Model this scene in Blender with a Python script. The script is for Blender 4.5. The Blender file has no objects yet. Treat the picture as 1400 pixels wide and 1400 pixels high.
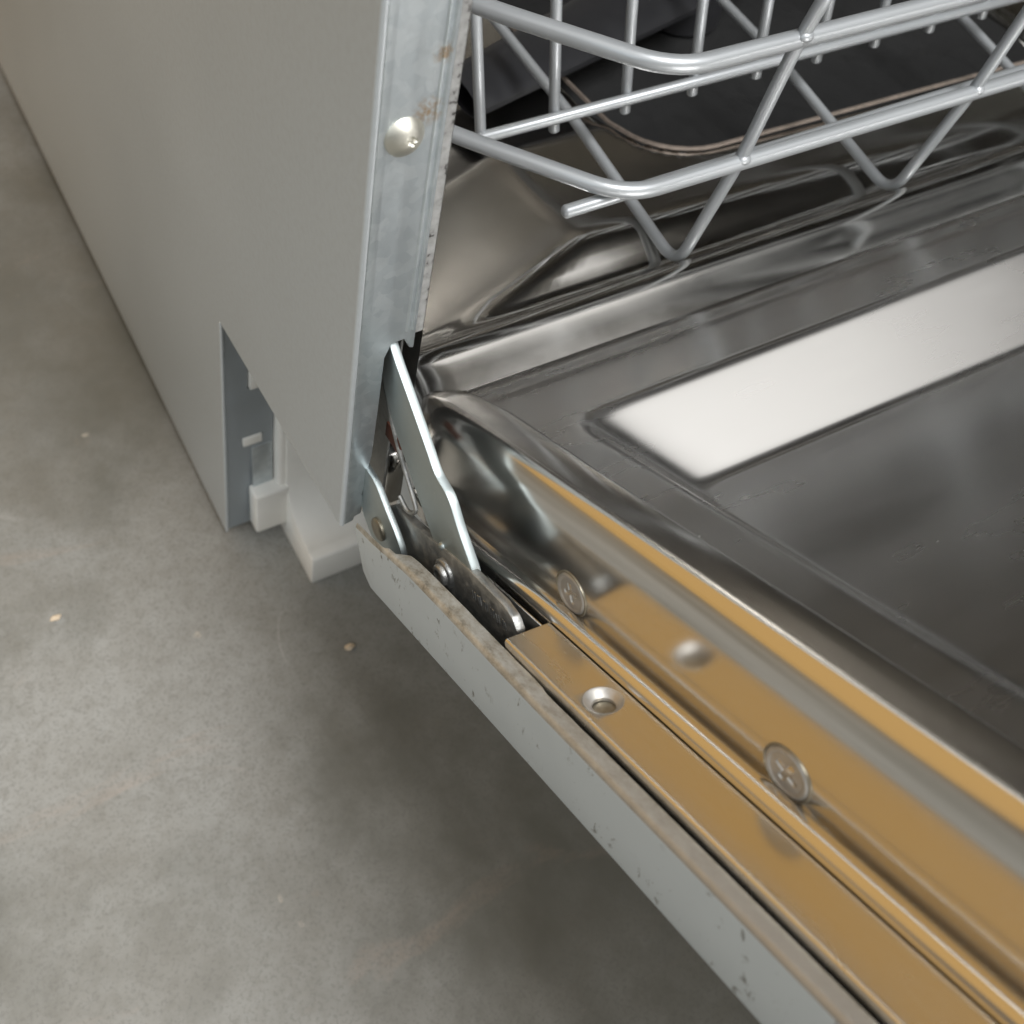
import bpy, bmesh, math, random
from mathutils import Vector, Matrix, noise
random.seed(7)
SC = bpy.context.scene
COL = SC.collection
PI = math.pi

# ------------------------------------------------------------------ camera
cam_d = bpy.data.cameras.new('camera')
cam = bpy.data.objects.new('camera', cam_d)
COL.objects.link(cam)
SC.camera = cam
ROW = ((0.8841200796, -0.4595031291, 0.0847853713),
       (-0.3174977064, -0.7239060002, -0.6124992320),
       (0.3428219528, 0.5146037088, -0.7859110201))
CAM = Vector((-0.1008926548, -0.1790330765, 0.3159145139))
rt, dn, fw = (Vector(r) for r in ROW)
m = Matrix.Identity(4)
for i in range(3):
    m[i][0] = rt[i]; m[i][1] = -dn[i]; m[i][2] = -fw[i]; m[i][3] = CAM[i]
cam.matrix_world = m
cam_d.sensor_width = 36.0
cam_d.lens = 36.0 * 1483.0 / 1400.0
cam_d.shift_x = (700 - 542) / 1400.0
cam_d.shift_y = -(700 - 592) / 1400.0
cam_d.clip_start = 0.01
cam_d.clip_end = 50.0
cam_d.dof.use_dof = True
cam_d.dof.focus_distance = 0.325
cam_d.dof.aperture_fstop = 17.0

# ------------------------------------------------------------------ world, lamps and added fills (an indoor room, no sky)
world = bpy.data.worlds.new('World')
SC.world = world
world.use_nodes = True
bg = world.node_tree.nodes['Background']
bg.inputs[0].default_value = (1.0, 0.96, 0.9, 1)
bg.inputs[1].default_value = 0.11

def area(name, loc, target, sx, sy, radiance, color):
    d = bpy.data.lights.new(name, 'AREA')
    d.shape = 'RECTANGLE'; d.size = sx; d.size_y = sy
    d.energy = radiance * PI * sx * sy
    d.color = color
    o = bpy.data.objects.new(name, d); COL.objects.link(o)
    o.location = loc
    o.rotation_euler = (Vector(target) - Vector(loc)).to_track_quat('-Z', 'Y').to_euler()
    return o
area('ceiling_lamp', (0.3, -1.5, 2.4), (0.3, -1.5, 0), 5.0, 3.8, 1.0, (0.99, 0.985, 0.97))
area('key_lamp', (0.26, -1.2, 2.5), (0.0, -0.2, 0), 1.25, 1.1, 16.5, (0.98, 0.99, 1.0))
area('left_fill', (-2.6, -0.9, 1.7), (0, 0, 0.1), 2.0, 1.8, 1.6, (0.82, 0.93, 1.0))  # added fill with no real source, brightens the side panel and door edge
area('warm_reflection_fill', (-1.15, 1.45, 1.25), (0.0, -0.1, 1.0), 2.6, 2.9, 0.50, (1.0, 0.55, 0.085))  # added glow, gives the steel gold reflections in place of unseen warm surroundings

SC.view_settings.view_transform = 'Standard'
SC.view_settings.look = 'None'
SC.view_settings.exposure = 0.15
SC.view_settings.gamma = 1.0
SC.view_settings.use_curve_mapping = False
SC.render.engine = 'CYCLES'
SC.cycles.use_denoising = True
SC.cycles.max_bounces = 14
SC.cycles.glossy_bounces = 10
SC.cycles.sample_clamp_indirect = 6.0

# ------------------------------------------------------------------ materials
def nt(name):
    ma = bpy.data.materials.new(name); ma.use_nodes = True
    t = ma.node_tree
    return ma, t, t.nodes['Principled BSDF'], t.nodes, t.links

def coord(t, scale=1.0, sc3=None):
    g = t.nodes.new('ShaderNodeNewGeometry')      # world position: metres
    mp = t.nodes.new('ShaderNodeMapping')
    mp.inputs['Scale'].default_value = sc3 if sc3 else (scale,) * 3
    t.links.new(g.outputs['Position'], mp.inputs['Vector'])
    return mp.outputs[0]

def noise_n(t, scale, detail=4, rough=.55, sc3=None, dist=0):
    n = t.nodes.new('ShaderNodeTexNoise')
    n.inputs['Scale'].default_value = scale
    n.inputs['Detail'].default_value = detail
    n.inputs['Roughness'].default_value = rough
    n.inputs['Distortion'].default_value = dist
    t.links.new(coord(t, 1, sc3), n.inputs['Vector'])
    return n.outputs['Fac']

def ramp(t, fac, stops):
    r = t.nodes.new('ShaderNodeValToRGB')
    e = r.color_ramp.elements
    while len(e) < len(stops): e.new(0.5)
    for el, (p, c) in zip(e, stops):
        el.position = p
        el.color = (c, c, c, 1) if isinstance(c, (int, float)) else (*c, 1)
    t.links.new(fac, r.inputs[0])
    return r.outputs[0]

def mix(t, fac, a, b, mode='MIX'):
    mx = t.nodes.new('ShaderNodeMix'); mx.data_type = 'RGBA'; mx.blend_type = mode
    for sock, v in ((mx.inputs[0], fac), (mx.inputs[6], a), (mx.inputs[7], b)):
        if hasattr(v, 'links') or hasattr(v, 'is_linked'): t.links.new(v, sock)
        elif isinstance(v, (int, float)): sock.default_value = v
        else: sock.default_value = (*v, 1)
    return mx.outputs[2]

def bump(t, b, h, strength, dist=0.001):
    n = t.nodes.new('ShaderNodeBump')
    n.inputs['Strength'].default_value = strength
    n.inputs['Distance'].default_value = dist
    t.links.new(h, n.inputs['Height'])
    t.links.new(n.outputs[0], b.inputs['Normal'])

def steel(name, col=(.70, .69, .67), r0=.12, r1=.22, sc=60, sc3=None, bmp=0.0, dust=.5):
    ma, t, b, N, L = nt(name)
    b.inputs['Metallic'].default_value = 1
    b.inputs['Base Color'].default_value = (*col, 1)
    f = noise_n(t, sc, 5, .6, sc3)
    L.new(ramp(t, f, [(.3, r0), (.7, r1)]), b.inputs['Roughness'])
    # tiny dust specks
    d = noise_n(t, 900, 2, .5)
    L.new(mix(t, ramp(t, d, [(.74, 0.0), (.78, dust)]), col, (.8, .8, .78)), b.inputs['Base Color'])
    if bmp: bump(t, b, noise_n(t, 45, 2), bmp, .0015)
    return ma

M = {}
M['liner'] = steel('liner_steel', (.72, .705, .68), .13, .22, 26, (1, .5, .5), bmp=.03)
M['inner'] = steel('inner_panel_steel', (.66, .645, .625), .21, .31, 22, (.35, 1.6, 1), dust=0)
M['tub'] = steel('tub_steel', (.60, .585, .56), .10, .18, 25, bmp=.045, dust=0)
M['strip'] = steel('strip_steel', (.72, .70, .66), .16, .32, 34, (2, .4, .4), bmp=.05)
M['arm'] = steel('zinc_arm_steel', (.47, .52, .52), .42, .58, 120, bmp=.15)
M['armedge'] = steel('cut_steel', (.75, .77, .78), .25, .5, 300)

ma, t, b, N, L = nt('dark_steel')      # greasy hinge bar
b.inputs['Metallic'].default_value = .9
f = noise_n(t, 240, 6, .7)
L.new(ramp(t, f, [(.38, (.30, .305, .30)), (.56, (.40, .40, .385)), (.70, (.54, .53, .50))]), b.inputs['Base Color'])
L.new(ramp(t, f, [(.3, .3), (.7, .6)]), b.inputs['Roughness'])
bump(t, b, noise_n(t, 500, 5, .6), .35, .0006)
M['bar'] = ma

ma, t, b, N, L = nt('galvanised')
b.inputs['Metallic'].default_value = .85
v = N.new('ShaderNodeTexVoronoi'); v.inputs['Scale'].default_value = 330
L.new(coord(t), v.inputs['Vector'])
sp = N.new('ShaderNodeSeparateColor'); L.new(v.outputs['Color'], sp.inputs[0])
base = ramp(t, sp.outputs[0], [(0, (.53, .58, .605)), (1, (.62, .665, .685))])
st = noise_n(t, 40, 5, .65)
base = mix(t, ramp(t, st, [(.55, 0.0), (.8, .5)]), base, (.72, .74, .74))
rs = noise_n(t, 420, 5, .7)
def spot(cx, cz, r):
    g = N.new('ShaderNodeNewGeometry'); d = N.new('ShaderNodeVectorMath'); d.operation = 'DISTANCE'
    L.new(g.outputs['Position'], d.inputs[0]); d.inputs[1].default_value = (cx, -.001, cz)
    mr_ = N.new('ShaderNodeMapRange'); L.new(d.outputs['Value'], mr_.inputs[0])
    mr_.inputs[1].default_value = r; mr_.inputs[2].default_value = r * .2; mr_.inputs[3].default_value = 0; mr_.inputs[4].default_value = 1
    return mr_.outputs[0]
rust = N.new('ShaderNodeMath'); rust.operation = 'MAXIMUM'
L.new(spot(.0165, .181, .0035), rust.inputs[0]); L.new(spot(.0142, .1665, .005), rust.inputs[1])
ru2 = N.new('ShaderNodeMath'); ru2.operation = 'MULTIPLY'; L.new(rust.outputs[0], ru2.inputs[0]); L.new(ramp(t, rs, [(.45, 0.0), (.6, .9)]), ru2.inputs[1])
L.new(mix(t, ru2.outputs[0], base, (.40, .25, .11)), b.inputs['Base Color'])
L.new(ramp(t, st, [(.3, .36), (.7, .52)]), b.inputs['Roughness'])
bump(t, b, noise_n(t, 700, 3, .6), .12, .0005)
M['galv'] = ma

ma, t, b, N, L = nt('side_paint')
n1 = noise_n(t, 6, 3, .5); n2 = noise_n(t, 420, 3, .6)
c = mix(t, n1, (.68, .72, .75), (.73, .77, .80))
c = mix(t, ramp(t, n2, [(.40, .0), (.75, .16)]), c, (.5, .5, .5))
sm = noise_n(t, 26, 6, .6, (1, 1, .35), .6)
c = mix(t, ramp(t, sm, [(.70, 0.0), (.76, .35)]), c, (.22, .21, .2))
L.new(c, b.inputs['Base Color'])
b.inputs['Metallic'].default_value = .7
L.new(ramp(t, n1, [(.3, .40), (.7, .5)]), b.inputs['Roughness'])
bump(t, b, noise_n(t, 9, 2, .4), .12, .004)
M['paint'] = ma

ma, t, b, N, L = nt('door_skin_paint')
n2 = noise_n(t, 260, 6, .7, (1, 1, .55), .5); n3 = noise_n(t, 55, 3, .5)
c = mix(t, n3, (.56, .61, .64), (.62, .67, .70))
k = N.new('ShaderNodeMath'); k.operation = 'MULTIPLY'
L.new(ramp(t, n2, [(.585, 0.0), (.64, .85)]), k.inputs[0]); L.new(ramp(t, n3, [(.46, 0.0), (.56, 1.0)]), k.inputs[1])
c = mix(t, k.outputs[0], c, (.13, .12, .1))
L.new(c, b.inputs['Base Color'])
b.inputs['Roughness'].default_value = .42; b.inputs['Metallic'].default_value = .5
M['skin'] = ma

ma, t, b, N, L = nt('dirty_lip')
n2 = noise_n(t, 200, 8, .72, (1.6, .7, 1)); n3 = noise_n(t, 70, 4, .6)
g = N.new('ShaderNodeNewGeometry'); sp = N.new('ShaderNodeSeparateXYZ'); L.new(g.outputs['Position'], sp.inputs[0])
mr = N.new('ShaderNodeMapRange'); L.new(sp.outputs['Y'], mr.inputs[0])      # crust is thickest at the hinge end
mr.inputs[1].default_value = -.17; mr.inputs[2].default_value = -.06; mr.inputs[3].default_value = .05; mr.inputs[4].default_value = .85
mx_ = N.new('ShaderNodeMapRange'); L.new(sp.outputs['X'], mx_.inputs[0])    # and along the raw inner edge
mx_.inputs[1].default_value = .0036; mx_.inputs[2].default_value = .0052; mx_.inputs[3].default_value = 0.0; mx_.inputs[4].default_value = .9
mxx = N.new('ShaderNodeMath'); mxx.operation = 'MAXIMUM'; L.new(mr.outputs[0], mxx.inputs[0]); L.new(mx_.outputs[0], mxx.inputs[1])
crust = ramp(t, n2, [(.32, (.15, .135, .11)), (.43, (.34, .32, .27)), (.55, (.48, .475, .44)), (.68, (.60, .615, .60))])
clean = mix(t, n3, (.29, .27, .24), (.38, .36, .325))
c = mix(t, mxx.outputs[0], clean, crust)
L.new(c, b.inputs['Base Color']); b.inputs['Metallic'].default_value = .6
L.new(ramp(t, n2, [(.3, .6), (.7, .34)]), b.inputs['Roughness'])
bump(t, b, n2, .3, .0006)
M['lip'] = ma

def plain(name, col, r=.4, met=0.0, nz=.06, sc=80):
    ma, t, b, N, L = nt(name)
    f = noise_n(t, sc, 4)
    L.new(mix(t, f, tuple(x * (1 - nz) for x in col), tuple(min(1, x * (1 + nz)) for x in col)), b.inputs['Base Color'])
    L.new(ramp(t, f, [(.3, r * .85), (.7, min(1, r * 1.15))]), b.inputs['Roughness'])
    b.inputs['Metallic'].default_value = met
    return ma
M['white'] = plain('white_plastic', (.86, .84, .79), .45)
M['wire'] = plain('wire_coating', (.40, .415, .425), .34, .4, .02, 20)
M['kick'] = plain('kick_flange_zinc', (.40, .44, .47), .5, .6)
M['black'] = plain('black_matte', (.010, .010, .010), .75)
M['darkp'] = plain('dark_plastic', (.022, .022, .024), .4)
M['rust'] = plain('rust_red', (.09, .03, .016), .7, 0, .5, 400)
M['screw'] = plain('screw_steel', (.50, .48, .45), .50, .85, .2, 600)
M['brass'] = plain('screw_zinc', (.60, .58, .51), .46, .9, .2, 300)
M['rim'] = plain('sump_rim', (.22, .18, .15), .5, .3, .5, 300)
M['chip'] = plain('chip_wood', (.62, .50, .36), .8, 0, .2, 600)
M['grease'] = plain('rivet_greasy', (.30, .27, .21), .4, .8, .4, 500)
ma, t, b, N, L = nt('speckled_seal')
f = noise_n(t, 420, 3, .6)
L.new(ramp(t, f, [(.33, (.06, .055, .05)), (.39, (.33, .325, .315)), (.62, (.46, .46, .45))]), b.inputs['Base Color'])
b.inputs['Roughness'].default_value = .5; b.inputs['Metallic'].default_value = .3
M['seal'] = ma

ma, t, b, N, L = nt('concrete')
n1 = noise_n(t, 3.2, 5, .6, None, .4); n2 = noise_n(t, 22, 8, .65, None, .3); n3 = noise_n(t, 160, 6, .7)
c = ramp(t, n1, [(.36, (.165, .162, .142)), (.5, (.245, .242, .222)), (.64, (.315, .312, .292))])
c = mix(t, ramp(t, n2, [(.35, .34), (.62, 0.0)]), c, (.17, .155, .125))
c = mix(t, ramp(t, n3, [(.3, .35), (.55, 0.0)]), c, (.15, .14, .115))
gr = noise_n(t, 6.5, 6, .62, None, .15)
c = mix(t, ramp(t, gr, [(.36, .62), (.50, 0.0)]), c, (.115, .112, .09))
pk = noise_n(t, 9, 5, .65, (1.0, 2.4, 1.0), .8)
c = mix(t, ramp(t, pk, [(.62, 0.0), (.74, .26)]), c, (.43, .32, .25))
sp_ = noise_n(t, 75, 2, .4)
c = mix(t, ramp(t, sp_, [(.78, 0.0), (.82, .6)]), c, (.52, .46, .38))
sn = noise_n(t, 7.5, 2, .4, (1.7, .6, 1), .2); sk_ = noise_n(t, 13, 2, .5)
km = N.new('ShaderNodeMath'); km.operation = 'MULTIPLY'
L.new(ramp(t, sn, [(.557, 0.0), (.56, .6), (.563, 0.0)]), km.inputs[0]); L.new(ramp(t, sk_, [(.58, 0.0), (.66, 1.0)]), km.inputs[1])
c = mix(t, km.outputs[0], c, (.5, .48, .45))
fine = noise_n(t, 620, 4, .7)
c = mix(t, ramp(t, fine, [(.36, .5), (.5, 0.0)]), c, (.15, .145, .13))
L.new(c, b.inputs['Base Color'])
L.new(ramp(t, n2, [(.3, .42), (.7, .6)]), b.inputs['Roughness'])
bump(t, b, n3, .12, .001)
M['floor'] = ma

# ------------------------------------------------------------------ mesh helpers (all vertices in world metres)
ORIGIN = {}
def link(name, verts, faces, mat, parent=None, smooth=False, kind=None, bev=0, seg=2, autos=None):
    vs = [Vector(v) for v in verts]
    lo = Vector([min(v[i] for v in vs) for i in range(3)]); hi = Vector([max(v[i] for v in vs) for i in range(3)])
    o0 = (lo + hi) / 2
    me = bpy.data.meshes.new(name)
    bm = bmesh.new()
    bv = [bm.verts.new(v - o0) for v in vs]
    for f in faces:
        try: bm.faces.new([bv[i] for i in f])
        except ValueError: pass
    bmesh.ops.recalc_face_normals(bm, faces=bm.faces)
    if bev:
        ed = [e for e in bm.edges if len(e.link_faces) == 2 and e.calc_face_angle(0) > .6]
        bmesh.ops.bevel(bm, geom=ed, offset=bev, segments=seg, affect='EDGES', profile=.5, clamp_overlap=True)
    bm.to_mesh(me); bm.free()
    if smooth or bev:
        for p in me.polygons: p.use_smooth = True
        if autos is None: autos = 35
        try: me.set_sharp_from_angle(angle=math.radians(autos))
        except Exception: pass
    me.materials.append(M[mat] if isinstance(mat, str) else mat)
    ob = bpy.data.objects.new(name, me)
    COL.objects.link(ob)
    ORIGIN[ob] = o0.copy()
    if parent is not None:
        ob.parent = parent
        ob.location = o0 - ORIGIN[parent]
    else:
        ob.location = o0
    if kind: ob['kind'] = kind
    return ob

def thing(name, loc, label, cat, group=None):
    e = bpy.data.objects.new(name, None); COL.objects.link(e)
    e.empty_display_size = .02
    e.location = loc; ORIGIN[e] = Vector(loc)
    e['label'] = label; e['category'] = cat
    if group: e['group'] = group
    return e

def grid(fn, nu, nv):
    vs = [fn(i / (nu - 1), j / (nv - 1)) for i in range(nu) for j in range(nv)]
    fs = [(i * nv + j, (i + 1) * nv + j, (i + 1) * nv + j + 1, i * nv + j + 1) for i in range(nu - 1) for j in range(nv - 1)]
    return vs, fs

def prism(poly, fn, a, b):
    """poly of 2d points, fn(p, depth)->3d ; closed prism"""
    n = len(poly)
    vs = [fn(p, a) for p in poly] + [fn(p, b) for p in poly]
    fs = [tuple(range(n)), tuple(range(2 * n - 1, n - 1, -1))]
    fs += [(i, (i + 1) % n, n + (i + 1) % n, n + i) for i in range(n)]
    return vs, fs

def box(x0, x1, y0, y1, z0, z1):
    vs = [(x, y, z) for x in (x0, x1) for y in (y0, y1) for z in (z0, z1)]
    return vs, [(0, 1, 3, 2), (4, 6, 7, 5), (0, 4, 5, 1), (2, 3, 7, 6), (0, 2, 6, 4), (1, 5, 7, 3)]

def join(*parts):
    V, F = [], []
    for vs, fs in parts:
        k = len(V); V += list(vs); F += [tuple(i + k for i in f) for f in fs]
    return V, F

def smoothpath(pts, r, n=5):
    """round the corners of a polyline"""
    pts = [Vector(p) for p in pts]
    out = [pts[0]]
    for i in range(1, len(pts) - 1):
        p, a, b = pts[i], pts[i - 1], pts[i + 1]
        da, db = (a - p), (b - p)
        rr = min(r, da.length * .48, db.length * .48)
        p0, p1 = p + da.normalized() * rr, p + db.normalized() * rr
        for k in range(n + 1):
            u = k / n
            out.append(p0 * (1 - u) ** 2 + p * 2 * u * (1 - u) + p1 * u * u)
    out.append(pts[-1])
    return out

def tube(pts, r, n=10, cap=True):
    pts = [Vector(p) for p in pts]
    vs, fs = [], []
    up = None
    for i, p in enumerate(pts):
        d = (pts[min(i + 1, len(pts) - 1)] - pts[max(i - 1, 0)]).normalized()
        if up is None:
            up = d.orthogonal().normalized()
        up = (up - d * up.dot(d)).normalized()
        w = d.cross(up)
        for k in range(n):
            a = 2 * PI * k / n
            vs.append(p + (up * math.cos(a) + w * math.sin(a)) * r)
    m_ = len(pts)
    for i in range(m_ - 1):
        for k in range(n):
            fs.append((i * n + k, i * n + (k + 1) % n, (i + 1) * n + (k + 1) % n, (i + 1) * n + k))
    if cap:   # slightly domed ends
        for i0, sgn in ((0, -1), (m_ - 1, 1)):
            d = (pts[1] - pts[0]).normalized() * -1 if sgn < 0 else (pts[-1] - pts[-2]).normalized()
            k0 = len(vs)
            for k in range(n):
                q = vs[i0 * n + k]
                vs.append(pts[i0] + (q - pts[i0]) * .6 + d * r * .35)
            c = len(vs); vs.append(pts[i0] + d * r * .45)
            for k in range(n):
                fs.append((i0 * n + k, i0 * n + (k + 1) % n, k0 + (k + 1) % n, k0 + k))
                fs.append((k0 + k, k0 + (k + 1) % n, c))
    return vs, fs

# door frame: x across, s up along the door from the hinge, h out of its inner face
TA = math.radians(27.4)
EN = Vector((0, math.sin(TA), math.cos(TA)))
ES = Vector((0, -math.cos(TA), math.sin(TA)))
def D(x, s, h):      # millimetres
    return Vector((x / 1000, 0, 0)) + ES * (s / 1000) + EN * (h / 1000)
def mm(*v): return Vector(v) / 1000
def sst(a, b, x):
    u = max(0, min(1, (x - a) / (b - a))); return u * u * (3 - 2 * u)

ZF = -0.185     # floor level
W = 560.0       # cabinet width, mm

# ------------------------------------------------------------------ floor
vs, fs = grid(lambda u, v: (-4 + 8 * u, -4 + 8 * v, ZF), 9, 9)
fl = link('floor', vs, fs, 'floor', kind='structure')

# ------------------------------------------------------------------ dishwasher
dw = thing('dishwasher', (0.28, 0.25, ZF), 'grey steel dishwasher with its stainless door hanging half open', 'dishwasher')

# left side panel with kick notch; outline in (y, z) mm
side = [(.4, .6), (.4, 700), (560, 700), (560, -165.5), (121.3, -176.6), (111, -6)]
vs, fs = prism(side, lambda p, d: mm(d, p[0], p[1]), 0, 1.0)
panel = link('side_panel', vs, fs, 'paint', dw, bev=.0004)
# folded front edge: round outer corner (a thin quarter roll between side and front)
vs, fs = prism([(W - 0, 0), (W - 0, 700), (560 + W - W, 700)], lambda p, d: mm(0, 0, 0), 0, 1) if False else box(W / 1000 - .001, W / 1000, 0, .56, -.1, .70)
link('side_panel', vs, fs, 'paint', dw)
link('top_panel', *box(.0012, W / 1000 - .0012, .0, .56, .699, .70), 'paint', dw)
link('back_panel', *box(.0012, W / 1000 - .0012, .559, .56, -.1655, .698), 'paint', dw)

# front flange at y = 0 (faces the viewer); polygon in (x, z)
fl_poly = [(1.4, .4), (5, 1.2), (5.4, 3.4), (7.9, 4.0), (8.0, 14), (7.3, 15), (8.6, 22), (8.8, 30), (9.6, 36), (10.0, 58), (10.2, 83),
           (12.0, 88.2), (16.0, 88.6), (18.2, 84), (19.6, 83.5), (19.8, 700), (1.4, 700)]
vs, fs = prism(fl_poly, lambda p, d: mm(p[0], d, p[1]), -1.0, 0.2)
flange = link('front_flange', vs, fs, 'galv', dw, bev=.0005, seg=3)
vs, fs = grid(lambda u, v: mm(1.4 - 1.4 * math.cos(u * PI / 2), .4 - 1.4 * math.sin(u * PI / 2), .2 + v * 699.8), 9, 2)
link('folded_edge', vs, fs, 'paint', panel, smooth=True)
link('folded_edge', *tube([mm(.75, 111.3, -6.5), mm(.75, 121.5, -176.4)], .00085, 10), 'paint', panel, smooth=True)
link('folded_edge', *tube([mm(.75, 1.0, .45), mm(.75, 111.2, -5.6)], .0007, 10), 'paint', panel, smooth=True)
# pressed groove lines along the flange
for gx, w_ in ((16.6, .7), (18.3, .5)):
    vs, fs = grid(lambda u, v: mm(gx + (u - .5) * 2 * w_, -1.0 - .45 * math.cos((u - .5) * PI), 92 + v * 600), 7, 2)
    link('flange_bead', vs, fs, 'galv', flange, smooth=True)
vs, fs = prism([(.6, 88), (.6, 700), (4.2, 700), (4.2, 84)], lambda p, d: mm(19.9 + d, p[0], p[1]), 0, 3.3)
link('edge_seal', vs, fs, 'seal', dw, bev=.0006)

def screw_head(name, c, nrm, rad, dome, mat, parent, cross=.55, rot=.5, flat=False, wide=.17, deep=None):
    """round head on a polar grid with a sunk cross recess"""
    nrm = Vector(nrm).normalized(); a = nrm.orthogonal().normalized(); b_ = nrm.cross(a)
    NR, NA = 20, 72
    vs = []; fs = []
    def hgt(r, t):
        base = dome * (1 - r * r) if not flat else (dome * (.45 + .55 * sst(.74, .84, r)) if r < .88 else dome * max(0, (1 - ((r - .88) / .12) ** 2)))
        x, y = r * math.cos(t - rot), r * math.sin(t - rot)
        d = min(abs(x), abs(y)); l = max(abs(x), abs(y))
        if l < cross:
            base -= (deep or dome * .75) * (1 - sst(wide * .5, wide, d)) * (1 - sst(cross * .7, cross, l)) if d < wide else 0
        return base
    vs.append(Vector(c) + nrm * hgt(0, 0))
    for i in range(1, NR + 1):
        r = (i / NR) ** .85
        for k in range(NA):
            tt = 2 * PI * k / NA
            vs.append(Vector(c) + (a * math.cos(tt) + b_ * math.sin(tt)) * rad * r + nrm * hgt(r, tt))
    for k in range(NA): fs.append((0, 1 + k, 1 + (k + 1) % NA))
    for i in range(NR - 1):
        for k in range(NA):
            fs.append((1 + i * NA + k, 1 + (i + 1) * NA + k, 1 + (i + 1) * NA + (k + 1) % NA, 1 + i * NA + (k + 1) % NA))
    k0 = len(vs)
    for k in range(NA):
        tt = 2 * PI * k / NA
        vs.append(Vector(c) + (a * math.cos(tt) + b_ * math.sin(tt)) * rad * 1.0 - nrm * .0012)
    o_ = 1 + (NR - 1) * NA
    for k in range(NA): fs.append((o_ + k, k0 + k, k0 + (k + 1) % NA, o_ + (k + 1) % NA))
    o_ = link(name, vs, fs, mat, parent, smooth=True, autos=60)
    return o_
screw_head('screw', mm(8.8, -1.0, 161), (.08, -1, .12), .0055, .0034, 'brass', flange, cross=.24, rot=.9, wide=.10, deep=.0008)

# return flange of the kick notch (faces front), with slots: a grid of cells with some left out
def cellsheet(xs, zs, skip, fn, name, mat, parent, **kw):
    V = []; F = []; ix = {}
    def vid(i, j):
        if (i, j) not in ix: ix[(i, j)] = len(V); V.append(fn(xs[i], zs[j]))
        return ix[(i, j)]
    for i in range(len(xs) - 1):
        for j in range(len(zs) - 1):
            if (i, j) in skip: continue
            F.append((vid(i, j), vid(i + 1, j), vid(i + 1, j + 1), vid(i, j + 1)))
    return link(name, V, F, mat, parent, **kw)
xs = [0.8, 9.6, 12.5, 20.2, 25.6]
zs = [-176, -102.5, -95.5, -58, -34, -4]
kf = cellsheet(xs, zs, {(1, 1), (2, 1), (2, 3)}, lambda x, z: mm(x, 111.6 + (-6 - z) * .0604, z), 'kick_flange', 'kick', dw)
sol = kf.modifiers.new('thick', 'SOLIDIFY'); sol.thickness = .001
# second, lighter return step of the flange
link('flange_step', *box(.0145, .0255, .1172, .1182, -.150, -.106), 'galv', kf, bev=.0006)
# white plastic base: wall, mounting tab, foot
def base_wall(u, v):
    return None
base = link('base_moulding', *box(.0262, .52, .112, .54, -.168, -.004), 'white', dw, bev=.003, seg=3)
link('mounting_tab', *box(.0128, .0315, .1095, .1195, -.1705, -.1385), 'white', base, bev=.0015, seg=3)
link('clip', *box(.0100, .0198, .1162, .124, -.1021, -.0959), 'white', base, bev=.0006)
link('clip', *box(.0130, .0198, .1128, .124, -.0575, -.0345), 'white', base, bev=.0008)
# foot: ledge that flows up into the wall with a concave curve
NU = 14
prof = [(77.5, -185), (77.5, -162.2), (79.5, -161.5), (84, -161)]
for k in range(NU + 1):
    a = k / NU * PI / 2
    prof.append((84 + 27 * math.sin(a), -161 + 30 * (1 - math.cos(a))))
prof += [(112, -60), (140, -60), (140, -185)]
vs, fs = prism(prof, lambda p, d: mm(d, p[0], p[1]), 30, 112)
foot = link('foot', vs, fs, 'white', dw, bev=.0012, seg=2)
link('foot', [v + Vector((.41, 0, 0)) for v in map(Vector, vs)], fs, 'white', dw, bev=.0012, seg=2)
link('foot', *box(.05, .10, .50, .55, ZF, -.16), 'white', dw, bev=.003)
link('foot', *box(.46, .51, .50, .55, ZF, -.16), 'white', dw, bev=.003)

# ------------------------------------------------------------------ tub
TX0, TX1, TY1, TZ1 = 24.0, 536.0, 520.0, 560.0
tubwall = join(
    ([mm(TX0, 2, -40), mm(TX0, TY1, -40), mm(TX0, TY1, TZ1), mm(TX0, 2, TZ1)], [(0, 1, 2, 3)]),
    ([mm(TX1, 2, -40), mm(TX1, TY1, -40), mm(TX1, TY1, TZ1), mm(TX1, 2, TZ1)], [(0, 1, 2, 3)]),
    ([mm(TX0, TY1, -40), mm(TX1, TY1, -40), mm(TX1, TY1, TZ1), mm(TX0, TY1, TZ1)], [(0, 1, 2, 3)]),
    ([mm(TX0, 2, TZ1), mm(TX1, 2, TZ1), mm(TX1, TY1, TZ1), mm(TX0, TY1, TZ1)], [(0, 1, 2, 3)]))
tub = link('tub', *tubwall, 'tub', dw)
SX0, SX1, SY0, SY1, SR = 204, 505, 103.5, 360, 34     # sump basin, rounded rectangle
def sump_d(x, y):      # signed distance, negative inside
    cx, cy = (SX0 + SX1) / 2, (SY0 + SY1) / 2
    qx, qy = abs(x - cx) - (SX1 - SX0) / 2 + SR, abs(y - cy) - (SY1 - SY0) / 2 + SR
    return math.hypot(max(qx, 0), max(qy, 0)) + min(max(qx, qy), 0) - SR
def smax(a, b, k):
    h = max(0, min(1, .5 + .5 * (a - b) / k)); return b * (1 - h) + a * h + k * h * (1 - h)
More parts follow.
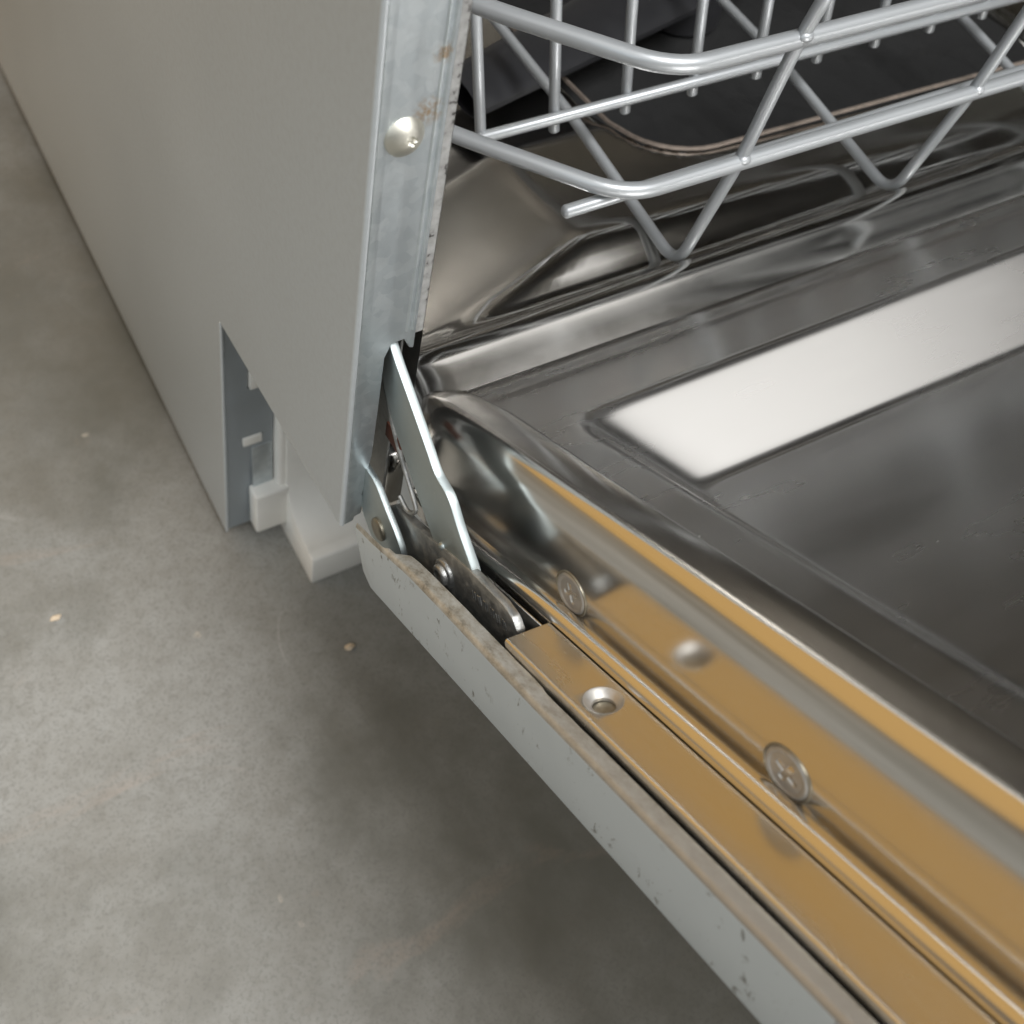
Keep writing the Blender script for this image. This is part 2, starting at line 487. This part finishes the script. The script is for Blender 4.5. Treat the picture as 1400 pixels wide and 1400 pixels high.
def tub_z(x, y):
    A = 1 - .85 * max(0, min(1, (x - 137) / 250))
    yc = 40 + max(0, min(x, 137) - 50) * .286          # a pressed diagonal crest in the near left corner
    zc = 22 + A * .42 * (yc - 42)
    zf = 22 + A * .42 * (y - 42)
    zb = zc - .30 * (y - yc) + .0022 * max(0, min(y - yc, 68)) ** 2
    z = -smax(-zf, -zb, 3.0)
    z = smax(z, 14, 4)
    d = sump_d(x, y)
    z = z - 34 * sst(2, -14, d)
    z += 16 * max(0, 1 - (x - TX0) / 14) ** 2 + 16 * max(0, 1 - (TX1 - x) / 14) ** 2 + 16 * max(0, 1 - (TY1 - y) / 14) ** 2
    # raised lip towards the front
    return z
fy = [0]*0
def lipz(y):           # front lip profile: sill rises to a crest, then drops to the floor
    pts = [(-3, 26), (2, 28.6), (24, 35.4), (28, 36.9), (31, 37.3), (34, 36.4), (37, 33), (40, 28.5), (43, 25), (47, 23.2)]
    for (a, za), (b_, zb) in zip(pts, pts[1:]):
        if y <= b_: return za + (zb - za) * (y - a) / (b_ - a)
    return None
xsamp = sorted(set([TX0 + (TX1 - TX0) * i / 110 for i in range(111)] + [TX0 + .8 * i for i in range(1, 20)]))
ysamp = [-3, 2, 8, 14, 20, 24, 26, 28, 29.5, 31, 32.5, 34, 35.5, 37, 38.5, 40, 41.5, 43, 45, 47] + [49 + (TY1 - 49) * (i / 120) for i in range(121)]
V = []; F = []
for x in xsamp:
    for y in ysamp:
        fz = tub_z(x, y)
        l = lipz(y)
        z = fz if l is None else (l if y < 31 else smax(l, fz, 2.0))
        if y < 30: z += 3.6 * sst(110, 250, x) * (1 - sst(2, 30, y))
        # the lip blends up into the left/right jambs
        if y < 47:
            z += 14 * max(0, 1 - (x - TX0) / 26) ** 2.2 + 14 * max(0, 1 - (TX1 - x) / 26) ** 2.2
        V.append(mm(x, y, z))
ny = len(ysamp)
for i in range(len(xsamp) - 1):
    for j in range(ny - 1):
        F.append((i * ny + j, (i + 1) * ny + j, (i + 1) * ny + j + 1, i * ny + j + 1))
link('tub_floor', V, F, 'tub', tub, smooth=True, autos=70)
# thin rim round the sump and the dark filter well inside it
pts = []
for a0, cx, cy in ((0, SX1 - SR, SY1 - SR), (90, SX0 + SR, SY1 - SR), (180, SX0 + SR, SY0 + SR), (270, SX1 - SR, SY0 + SR)):
    for k in range(9):
        a = math.radians(a0 + k * 90 / 8)
        x, y = cx + (SR + 1) * math.cos(a), cy + (SR + 1) * math.sin(a)
        pts.append(mm(x, y, tub_z(x, y) + .9))
pts.append(pts[0])
link('sump_rim', *tube(pts, .0011, 6, False), 'rim', tub, smooth=True)
vs, fs = [], []
inset = [Vector((p.x, p.y, 0)) for p in pts[:-1]]
cc = mm((SX0 + SX1) / 2, (SY0 + SY1) / 2, 0)
ringv = [(p - cc) * .93 + cc + mm(0, 0, -2) for p in inset]
vs = ringv + [p + mm(0, 0, -8) for p in ringv]
n_ = len(ringv)
fs = [tuple(range(n_))] + [(i, (i + 1) % n_, n_ + (i + 1) % n_, n_ + i) for i in range(n_)]
link('filter_plate', vs, fs, 'black', tub)
# lower spray arm: hub and two tapered blades
def blade(sgn):
    def f(u, v):
        L_ = 10 + 175 * u
        w_ = 26 - 9 * u
        a = v * 2 * PI
        return mm(316 + sgn * L_ * .95, 225 + sgn * L_ * .3 + w_ * math.cos(a), 24 + 6 * math.sin(a) + 4 * u)
    return grid(f, 9, 14)
link('spray_arm', *join(blade(1), blade(-1), tube([mm(316, 225, 0), mm(316, 225, 38)], .022, 20)), 'darkp', dw, smooth=True)

# ------------------------------------------------------------------ door
S0, S1 = 14.0, 590.0
def rim_pts(s):
    """cross section (x, h) of the pressed rim at s: seam, bead, wall, ridge, inner drop"""
    e = 1 - math.sqrt(max(0, 1 - ((34 - min(max(s, 15), 34)) / 19.0) ** 2))                      # 1 at the hinge end
    top = 50 - 7.5 * e
    xin = 43.0 if s >= 58 else 43.0 - 8.5 * (1 - math.sqrt(max(0, 1 - ((58 - max(s, 24)) / 34.0) ** 2)))
    # near a screw the crease behind the bead fills up
    fill = max(math.exp(-((s - 104) / 8.5) ** 2), math.exp(-((s - 182) / 8.5) ** 2), math.exp(-((s - 330) / 8.5) ** 2), math.exp(-((s - 480) / 8.5) ** 2))
    xo = 0
    if s < 30: xo = 3 - math.sqrt(max(0, 3 ** 2 - (3 * (30 - s) / 16) ** 2))
    p = []
    bead = sst(48, 104, s)                       # bead dies out into the end
    p.append((20.4 + xo, 6.0)); p.append((20.4 + xo, 9.5))
    for k in range(15):
        a = math.radians(190 - k * 12.6)
        p.append((23.6 + xo + 3.25 * math.cos(a), 11.7 + (3.9 * math.sin(a)) * (0.45 + .55 * bead)))
    w = 27.4 + xo + .6 * (1 - bead)
    lift = 1.6 * fill
    p.append((26.85 + xo, 11.5 + lift)); p.append((27.1 + xo, 11.75 + lift * .8)); p.append((w - .1, 12.6 + lift * .5)); p.append((w, 14.0 + lift * .2))
    for k in range(1, 8): p.append((w - .05 * k, 14.0 + 3.5 * k))
    p = [(x, h * (1 if h < 20 else 1 - (50 - top) / 50 * (h - 20) / 30)) for x, h in p]
    hb_ = p[-1][1]; w -= .35
    q = max(.25, (xin - w) / (43.0 - w))
    for k in range(1, 15):
        a = k / 14 * PI / 2
        p.append((w + 6.0 * q * (1 - math.cos(a)), hb_ + (top - .4 - hb_) * math.sin(a)))
    xs_ = w + 6.0 * q
    p.append((xs_ + 3.5 * q, top)); p.append((xs_ + 7.4 * q, top + .1))
    x1 = xs_ + 7.4 * q
    for k in range(1, 7):
        a = k / 6 * PI / 2 * .96
        p.append((x1 + 1.7 * math.sin(a), top + .1 - 1.7 * (1 - math.cos(a))))
    bx_ = x1 + 1.7
    p.append((bx_ + .35, 42.0 + (top - 42.0) * .35)); p.append((bx_ + .9, 42.0 + (top - 42.0) * .1)); p.append((bx_ + 1.8, 41.5)); p.append((47.6, 41.2))
    return p
slist = [14 + 1.6 * i for i in range(60)] + [110 + 3 * i for i in range(161)]
def rim(mirror):
    V = []; n = None
    for s in slist:
        pp = rim_pts(s); n = len(pp)
        for x, h in pp:
            V.append(D(W - x if mirror else x, s, h))
    F = [(i * n + j, (i + 1) * n + j, (i + 1) * n + j + 1, i * n + j + 1) for i in range(len(slist) - 1) for j in range(n - 1)]
    # end cap skirt at the hinge end
    k0 = len(V); pp = rim_pts(slist[0])
    for x, h in pp: V.append(D(W - x if mirror else x, 12.5, h - 1.2))
    for x, h in pp: V.append(D(W - x if mirror else x, 11.5, min(h, 6)))
    for j in range(n - 1):
        F.append((j, j + 1, k0 + j + 1, k0 + j)); F.append((k0 + j, k0 + j + 1, k0 + n + j + 1, k0 + n + j))
    return V, F
door = link('door', *rim(False), 'liner', dw, smooth=True, autos=50)
link('door_rim', *rim(True), 'liner', door, smooth=True, autos=50)
# inner face with the deep recess: h over (x, s)
def rr(x, s):   # depth factor 0 border .. 1 recess, 45 degree walls 21 mm deep with soft bends
    d = min(x - 62, W - 62 - x, s - 56, 560 - s)
    k = 2.4
    d = smin4([x - 61, W - 61 - x, s - 55.5, 560 - s], 13)
    def soft(v): return v if v > k else (0 if v < -k else (v + k) ** 2 / (4 * k))
    z = soft(d) - soft(d - 24)
    return z
def smin4(a, k):
    m_ = min(a)
    return m_ - k * .35 * math.log(sum(math.exp(-(v - m_) / (k * .35)) for v in a))
xl = [47, 50, 53.5] + [54 + 1.5 * i for i in range(1, 34)] + [106 + 6 * i for i in range(59)] + [W - 103.5 + 1.5 * i for i in range(34)] + [W - 53.5, W - 50, W - 47]
xl = sorted(set(x for x in xl if x <= W - 47))
sl = [14, 15, 17] + [20 + 2 * i for i in range(14)] + [47 + 1.0 * i for i in range(50)] + [97 + 6 * i for i in range(74)] + [543 + 2 * i for i in range(24)]
V = []; F = []
for x in xl:
    for s in sl:
        lo = 1.4 * (1 - sst(14, 19, s)) if s < 19 else 0
        ridge = .5 * math.exp(-((s - 26) / 3.0) ** 2)      # faint pressed line along the hinge edge
        V.append(D(x, s, 42.0 - rr(x, s) - lo - ridge))
k0 = len(V)
for x in xl: V.append(D(x, 13.2, 38)); V.append(D(x, 13.2, -8))
n_ = len(sl)
for i in range(len(xl) - 1):
    for j in range(n_ - 1):
        F.append((i * n_ + j, (i + 1) * n_ + j, (i + 1) * n_ + j + 1, i * n_ + j + 1))
    F.append((i * n_, (i + 1) * n_, k0 + 2 * (i + 1), k0 + 2 * i))
    F.append((k0 + 2 * i, k0 + 2 * i + 2, k0 + 2 * i + 3, k0 + 2 * i + 1))
link('inner_panel', V, F, 'inner', door, smooth=True, autos=60)

# side strip with the countersunk hole (left) and its plain twin (right)
def strip_mesh():
    V = []; F = []
    hx, hs, ro, ri = 13.4, 134.4, 5.0, 3.0
    top = 12.1
    def put(p): V.append(D(p[0], p[1], p[2] + (20 - p[0]) * .075)); return len(V) - 1
    # square patch with circular hole
    n = 32; q = 5.6
    rings = []
    sq = []
    for k in range(n):
        a = 2 * PI * k / n; c_, s_ = math.cos(a), math.sin(a); m_ = max(abs(c_), abs(s_))
        sq.append(put((hx + q * c_ / m_, hs + q * s_ / m_, top)))
    rings.append(sq)
    for r, h in ((ro + .3, top), (ro, top + .1), (ro - .6, top - .22), (ri + .4, top - 1.3), (ri, top - 1.7), (ri, top - 2.6)):
        rings.append([put((hx + r * math.cos(2 * PI * k / n), hs + r * math.sin(2 * PI * k / n), h)) for k in range(n)])
    for a, b_ in zip(rings, rings[1:]):
        for k in range(n): F.append((a[k], a[(k + 1) % n], b_[(k + 1) % n], b_[k]))
    # strips around the patch; cross section from fold to seam
    def sec(s, xa, xb):
        return [put((xa, s, top)), put((xb, s, top))]
    def sheet(xa, xb, sa, sb):
        i = [put((xa, sa, top)), put((xb, sa, top)), put((xb, sb, top)), put((xa, sb, top))]; F.append(tuple(i))
    xa, xb = 7.0, 20.0
    sheet(xa, xb, 101, hs - q); sheet(xa, xb, hs + q, 588)
    sheet(xa, hx - q, hs - q, hs + q); sheet(hx + q, xb, hs - q, hs + q)
    # folded front edge
    prev = None
    for s in (101, 588):
        row = []
        for k in range(7):
            a = k / 6 * PI / 2
            row.append(put((7.0 - 1.1 * math.sin(a), s, top - 1.1 * (1 - math.cos(a)))))
        row.append(put((5.9, s, 5))); row.append(put((5.9, s, -4)))
        if prev:
            for a, b_ in zip(range(len(row) - 1), range(1, len(row))): F.append((prev[a], row[a], row[b_], prev[b_]))
        prev = row
    # turned down end facing the hinge
    i = [put((7, 101, top)), put((20, 101, top)), put((20, 100.2, top - 1)), put((6.6, 100.2, top - 1)), put((20, 100.2, 0)), put((6.6, 100.2, 0))]
    F.append((i[0], i[1], i[2], i[3])); F.append((i[3], i[2], i[4], i[5]))
    return V, F
V, F = strip_mesh()
st_ = link('edge_strip', V, F, 'strip', door, smooth=True, autos=40)
st_.data.materials.append(M['screw'])
for p in st_.data.polygons:
    if 64 <= p.index < 192: p.material_index = 1
link('hole_backing', *prism([(9, 128), (18, 128), (18, 141), (9, 141)], lambda p, d: D(p[0], p[1], d), 8.6, 9.6), 'grease', st_)
link('edge_strip', *prism([(W - 20, 101), (W - 7, 101), (W - 7, 588), (W - 20, 588)], lambda p, d: D(p[0], p[1], d), 11.8, 12.8), 'strip', door, bev=.0004)
for s in (103.5, 181.8, 330, 480):
    screw_head('screw', D(27.28, s - 1.7, 19.1), (-1, 0, .02), .0062, .0006, 'screw', door, cross=.52, rot=.45 + s * .01, flat=True, wide=.13, deep=.0016)
    link('screw_seat', *tube([D(27.2, s - 1.7 + 6.45 * math.cos(a * PI / 20), 19.1 + 6.45 * math.sin(a * PI / 20)) for a in range(41)], .00035, 6, False), 'grease', door, smooth=True)

# outer skin: side wall, folded lip, underside
def lipx(s):
    if s < 40: return 1.2
    if s < 48: return 1.2 + 4.3 * sst(40, 48, s)
    if s < 119: return 5.5 + .2 * noise.noise((s * .12, 3, 0))
    return 5.5 - .55 * sst(119, 121, s) + .12 * noise.noise((s * .2, 7, 0))
def liph(s):
    if s < 16: return 9
    return 9.2 + 2.2 * sst(24, 60, s) * (1 - sst(60, 125, s) * .6) + .2 * noise.noise((s * .1, 0, 0))
def skin():
    V = []; F = []; n = None; prev = None
    ss = [16.2 + 2.2 * i for i in range(60)] + [150 + 10 * i for i in range(45)]
    for s in ss:
        L_ = lipx(s); H = liph(s); lo = -15.6 + max(0, 20 - s) * 1.2
        r = 2.0
        pts = [(W - .2, s, lo), (1.2, s, lo), (.35, s, lo + .35), (0, s, lo + 1.2), (0, s, -2), (0, s, H - r)]
        if s > 36:
            for k in range(1, 6):
                a = k / 5 * PI / 2
                pts.append((r * (1 - math.cos(a)), s, H - r + r * math.sin(a)))
            pts.append((max(L_, r + .2), s, H)); pts.append((max(L_, r + .2) + .15, s, H - 1.1))
        else:
            e = H - r
            for k in range(1, 6): pts.append((.18 * k, s, e + r * k / 5 * .9))
            pts.append((1.1, s, e + r * .9)); pts.append((1.1, s, e - 1))
        row = []
        for q in pts: V.append(D(*q)); row.append(len(V) - 1)
        if prev:
            for a in range(len(row) - 1): F.append((prev[a], row[a], row[a + 1], prev[a + 1]))
        prev = row
    return V, F
V, F = skin()
sk = link('outer_panel', V, F, 'skin', door, smooth=True, autos=50)
sk.data.materials.append(M['lip'])
nrow = 12
for p in sk.data.polygons:
    if p.index % (nrow) >= 6: p.material_index = 1
# right side wall and front edge of the skin so that the door is closed
link('panel_side', *prism([(16, -15.4), (588, -15.4), (588, 9), (16, 9)], lambda p, d: D(d, p[0], p[1]), W - 1.2, W), 'skin', door)
link('door_top_edge', *prism([(-15.6, 589), (41, 589), (41, 592), (-15.6, 592)], lambda p, d: D(d, p[1], p[0]), .5, W - .5), 'skin', door)
# added black sheet inside the door, stands in for shade in the hinge gap
link('dark_backing', *prism([(24, -14), (585, -14), (585, -5), (24, -5)], lambda p, d: D(d, p[0], p[1]), 2.5, W - 2.5), 'black', door)
# inner pocket plate beside the hinge bar: thin folded steel edge
link('pocket_plate', *prism([(66, -5), (101, -5), (101, 10.5), (70, 10.5)], lambda p, d: D(d, p[0], p[1]), 18.4, 19.1), 'liner', door, bev=.0002)

# hinge bar fixed in the door, with stamped end and rivet
bar = [(12, -10), (12, 8), (24, 15.0), (34, 14.2), (49, 14.8), (56, 15.8), (72, 16.6), (90, 15.4), (95, 13.6), (97.2, 10), (95.5, 5), (90, -8)]
vs, fs = prism(bar, lambda p, d: D(d, p[0], p[1]), 12.0, 15.0)
hb = link('hinge_bar', vs, fs, 'bar', door, bev=.0007, seg=2)

def rivet(name, c, nrm, prof, mat, parent, n=28):
    nrm = Vector(nrm).normalized(); a = nrm.orthogonal().normalized(); b_ = nrm.cross(a)
    V = []; F = []
    for r, h in prof:
        for k in range(n):
            t_ = 2 * PI * k / n
            V.append(Vector(c) + (a * math.cos(t_) + b_ * math.sin(t_)) * r / 1000 + nrm * h / 1000)
    for i in range(len(prof) - 1):
        for k in range(n): F.append((i * n + k, i * n + (k + 1) % n, (i + 1) * n + (k + 1) % n, (i + 1) * n + k))
    F.append(tuple((len(prof) - 1) * n + k for k in range(n)))
    return link(name, V, F, mat, parent, smooth=True, autos=50)
rivet('rivet', D(12.0, 56.5, 6.8), (-1, 0, 0), [(4.9, 0), (4.9, .9), (4.5, 1.3), (3.6, 1.4), (3.5, 2.4), (3.1, 2.9), (2.0, 3.0), (1.6, 2.6), (.6, 2.5)], 'bar', hb)
# letters stamped into the end of the bar: small raised strokes
V, F = [], []
for k in range(6):
    s = 73 + k * 3.3
    for (ds, h0, h1) in ((0, 3.5, 6.2), (1.3, 3.6, 6.4)):
        j = random.uniform(-.3, .3)
        a = prism([(s + ds, h0 + j), (s + ds + .45, h0 + j), (s + ds + .45 + random.uniform(-.6, .6), h1 + j), (s + ds + random.uniform(-.6, .6), h1 + j)], lambda p, d: D(d, p[0], p[1] + (4.0 if s < 84 else 3.6)), 11.85, 12.05)
        V, F = join((V, F), a)
link('stamped_marks', V, F, 'armedge', hb)

# hinge arm: long zinc plate from the slot in the flange down to the door
arm = [(12, 86), (2.8, 81.3), (3.4, 67.5), (-5.8, 56.7), (-19.2, 47.1), (-36.0, 35.7), (-42, 32), (-50, 34), (-57.5, 44.5), (-58.3, 47.6),
       (-46.9, 55.3), (-41.0, 60.6), (-38.2, 62.0), (-31.8, 62.6), (-28.6, 64.4), (-25.9, 66.6), (-13.7, 74.9), (-1.5, 82.9), (4, 88)]
# smooth the outline a little
def chaikin(p, keep=()):
    out = []
    n = len(p)
    for i in range(n):
        a, b_ = p[i], p[(i + 1) % n]
        out.append((a[0] * .82 + b_[0] * .18, a[1] * .82 + b_[1] * .18)); out.append((a[0] * .18 + b_[0] * .82, a[1] * .18 + b_[1] * .82))
    return out
vs, fs = prism(chaikin(arm), lambda p, d: mm(d, p[0], p[1]), 12.6, 15.7)
ha = link('hinge_arm', vs, fs, 'arm', dw, bev=.0006, seg=2)
rivet('rivet', mm(12.6, -41.8, 39.2), (-1, 0, 0), [(1.5, 0), (1.5, .3), (1.0, .8), (.3, 1.0)], 'arm', ha, 14)
# short lever with round front end
lever = [(9, 30), (-1.6, 30.4), (-6, 30.8), (-9.5, 29.8), (-13, 27.8), (-16.3, 25.9), (-20, 24.2), (-23.5, 22.4), (-27.5, 19.6), (-30.2, 15), (-30, 8), (-25, 3), (-16, 1), (-8, 2), (-1.5, 6.2), (2.4, 18.0), (8, 22)]
vs, fs = prism(chaikin(lever), lambda p, d: mm(d, p[0], p[1]), 7.6, 10.0)
lv = link('hinge_lever', vs, fs, 'arm', dw, bev=.0006, seg=2)
rivet('rivet', mm(7.6, -14.0, 12.6), (-1, 0, 0), [(4.2, 0), (4.2, .8), (3.7, 1.2), (.6, 1.3)], 'grease', lv)
# hinge housing behind the flange: dark inner plate, spring hook, rusty stop
hz = link('hinge_housing', *join(box(.0165, .0172, .0012, .10, .003, .10), box(.0012, .0168, .06, .061, .003, .10)), 'bar', dw)
link('spring_hook', *tube(smoothpath([mm(14.6, 6, 66), mm(15.2, -1, 52), mm(15.4, -9, 42), mm(15.4, -17, 35), mm(14.4, -24, 32), mm(13.2, -21, 28), mm(13.0, -15, 30)], .005), .0008, 8), 'bar', hz, smooth=True)
link('rusty_stop', *box(.0152, .0162, -.008, .002, .041, .048), 'rust', hz, bev=.0006)
# rubber door seal lip along the sill, far corner
link('sill_plate', *box(.0172, .0245, .0005, .03, .0, .030), 'tub', dw, bev=.001)

# ------------------------------------------------------------------ dish rack
rk = thing('dish_rack', (0.28, 0.25, .03), 'silver grey coated wire lower dish rack inside the dishwasher', 'dish rack')
def wire(name, pts, r, rad=.012, n=10):
    return link(name, *tube(smoothpath([mm(*p) for p in pts], rad, 7), r, n), 'wire', rk, smooth=True, autos=70)
def loop(zc, yo, xin):
    return [(W - 62, 440, zc), (W - 62, 105, zc), (W - 80, 79 + yo, zc), (W - xin, 30 + yo, zc), (xin, 30 + yo, zc), (80, 78 + yo, zc), (62, 105, zc), (62, 440, zc)]
wire('front_rail', loop(85.5, 0, 117), .0030, .013, 12)
wire('top_rail', loop(135.5, -3, 117.5), .0031, .013, 12)
wire('cross_rod', [(98.5, 37.0, 79.0), (W - 98, 37.0, 83.8)], .0024)
for x in (166.2, 283.0, 400.0):
    wire('base_wire', [(x, 22.5, 160), (x, 26.8, 136), (x, 30.3, 87), (x, 39.8, 27.5), (x, 122, 42), (x, 260, 55), (x, 438, 60), (x, 446, 150)], .0023, .011)
for x in (95.0,):
    pass
for x in (166.2, 283.0, 400.0):
    for (yy, zz, nm) in ((30.4, 89.2, 0), (26.5, 139.4, 1)):
        bm = bmesh.new(); bmesh.ops.create_icosphere(bm, subdivisions=2, radius=1)
        V = [mm(x + v.co.x * 3.0, yy - 1.2 + v.co.y * 2.5, zz - 2.0 + v.co.z * 2.1) for v in bm.verts]
        bm.verts.index_update(); F = [tuple(v.index for v in f.verts) for f in bm.faces]; bm.free()
        link('weld', V, F, 'wire', rk, smooth=True, autos=80)
wire('tine_rod', [(104, 100, 63), (W - 104, 100, 63)], .0024)
k = 0
for x in [105.5] + [139.9 + 34.6 * i for i in range(10)]:
    t_ = .36 - .022 * k if k < 9 else .16
    wire('tine', [(x, 100.5 - (0 if k else -.2), 56.5 if k else 61), (x, 100 + 75 * t_, 131)], .0022, .004, 8)
    k += 1
wire('side_wire', [(62, 330, 136), (62, 330, 86), (105, 330, 55), (W - 105, 330, 55), (W - 62, 330, 86), (W - 62, 330, 136)], .0023)

# ------------------------------------------------------------------ crumbs on the floor
def chip(name, x, y, r, label, seed):
    bm = bmesh.new(); bmesh.ops.create_icosphere(bm, subdivisions=2, radius=1)
    V = []
    for v in bm.verts:
        q = v.co * (1 + .35 * noise.noise(v.co * 1.7 + Vector((seed, 0, 0))))
        V.append(Vector((x + q.x * r, y + q.y * r * .6, ZF + max(-.0002, q.z * r * .45 + r * .38))))
    bm.faces.index_update(); bm.verts.index_update()
    F = [tuple(v.index for v in f.verts) for f in bm.faces]
    bm.free()
    o = link(name, V, F, 'chip', None, smooth=True, autos=30)
    o['label'] = label; o['category'] = 'debris'
chip('floor_crumb', .032, .036, .0028, 'pale tan crumb on the concrete beneath the open door edge', 1)
chip('floor_crumb', -.095, .113, .0027, 'yellowish crumb on the concrete to the left of the dishwasher', 5)
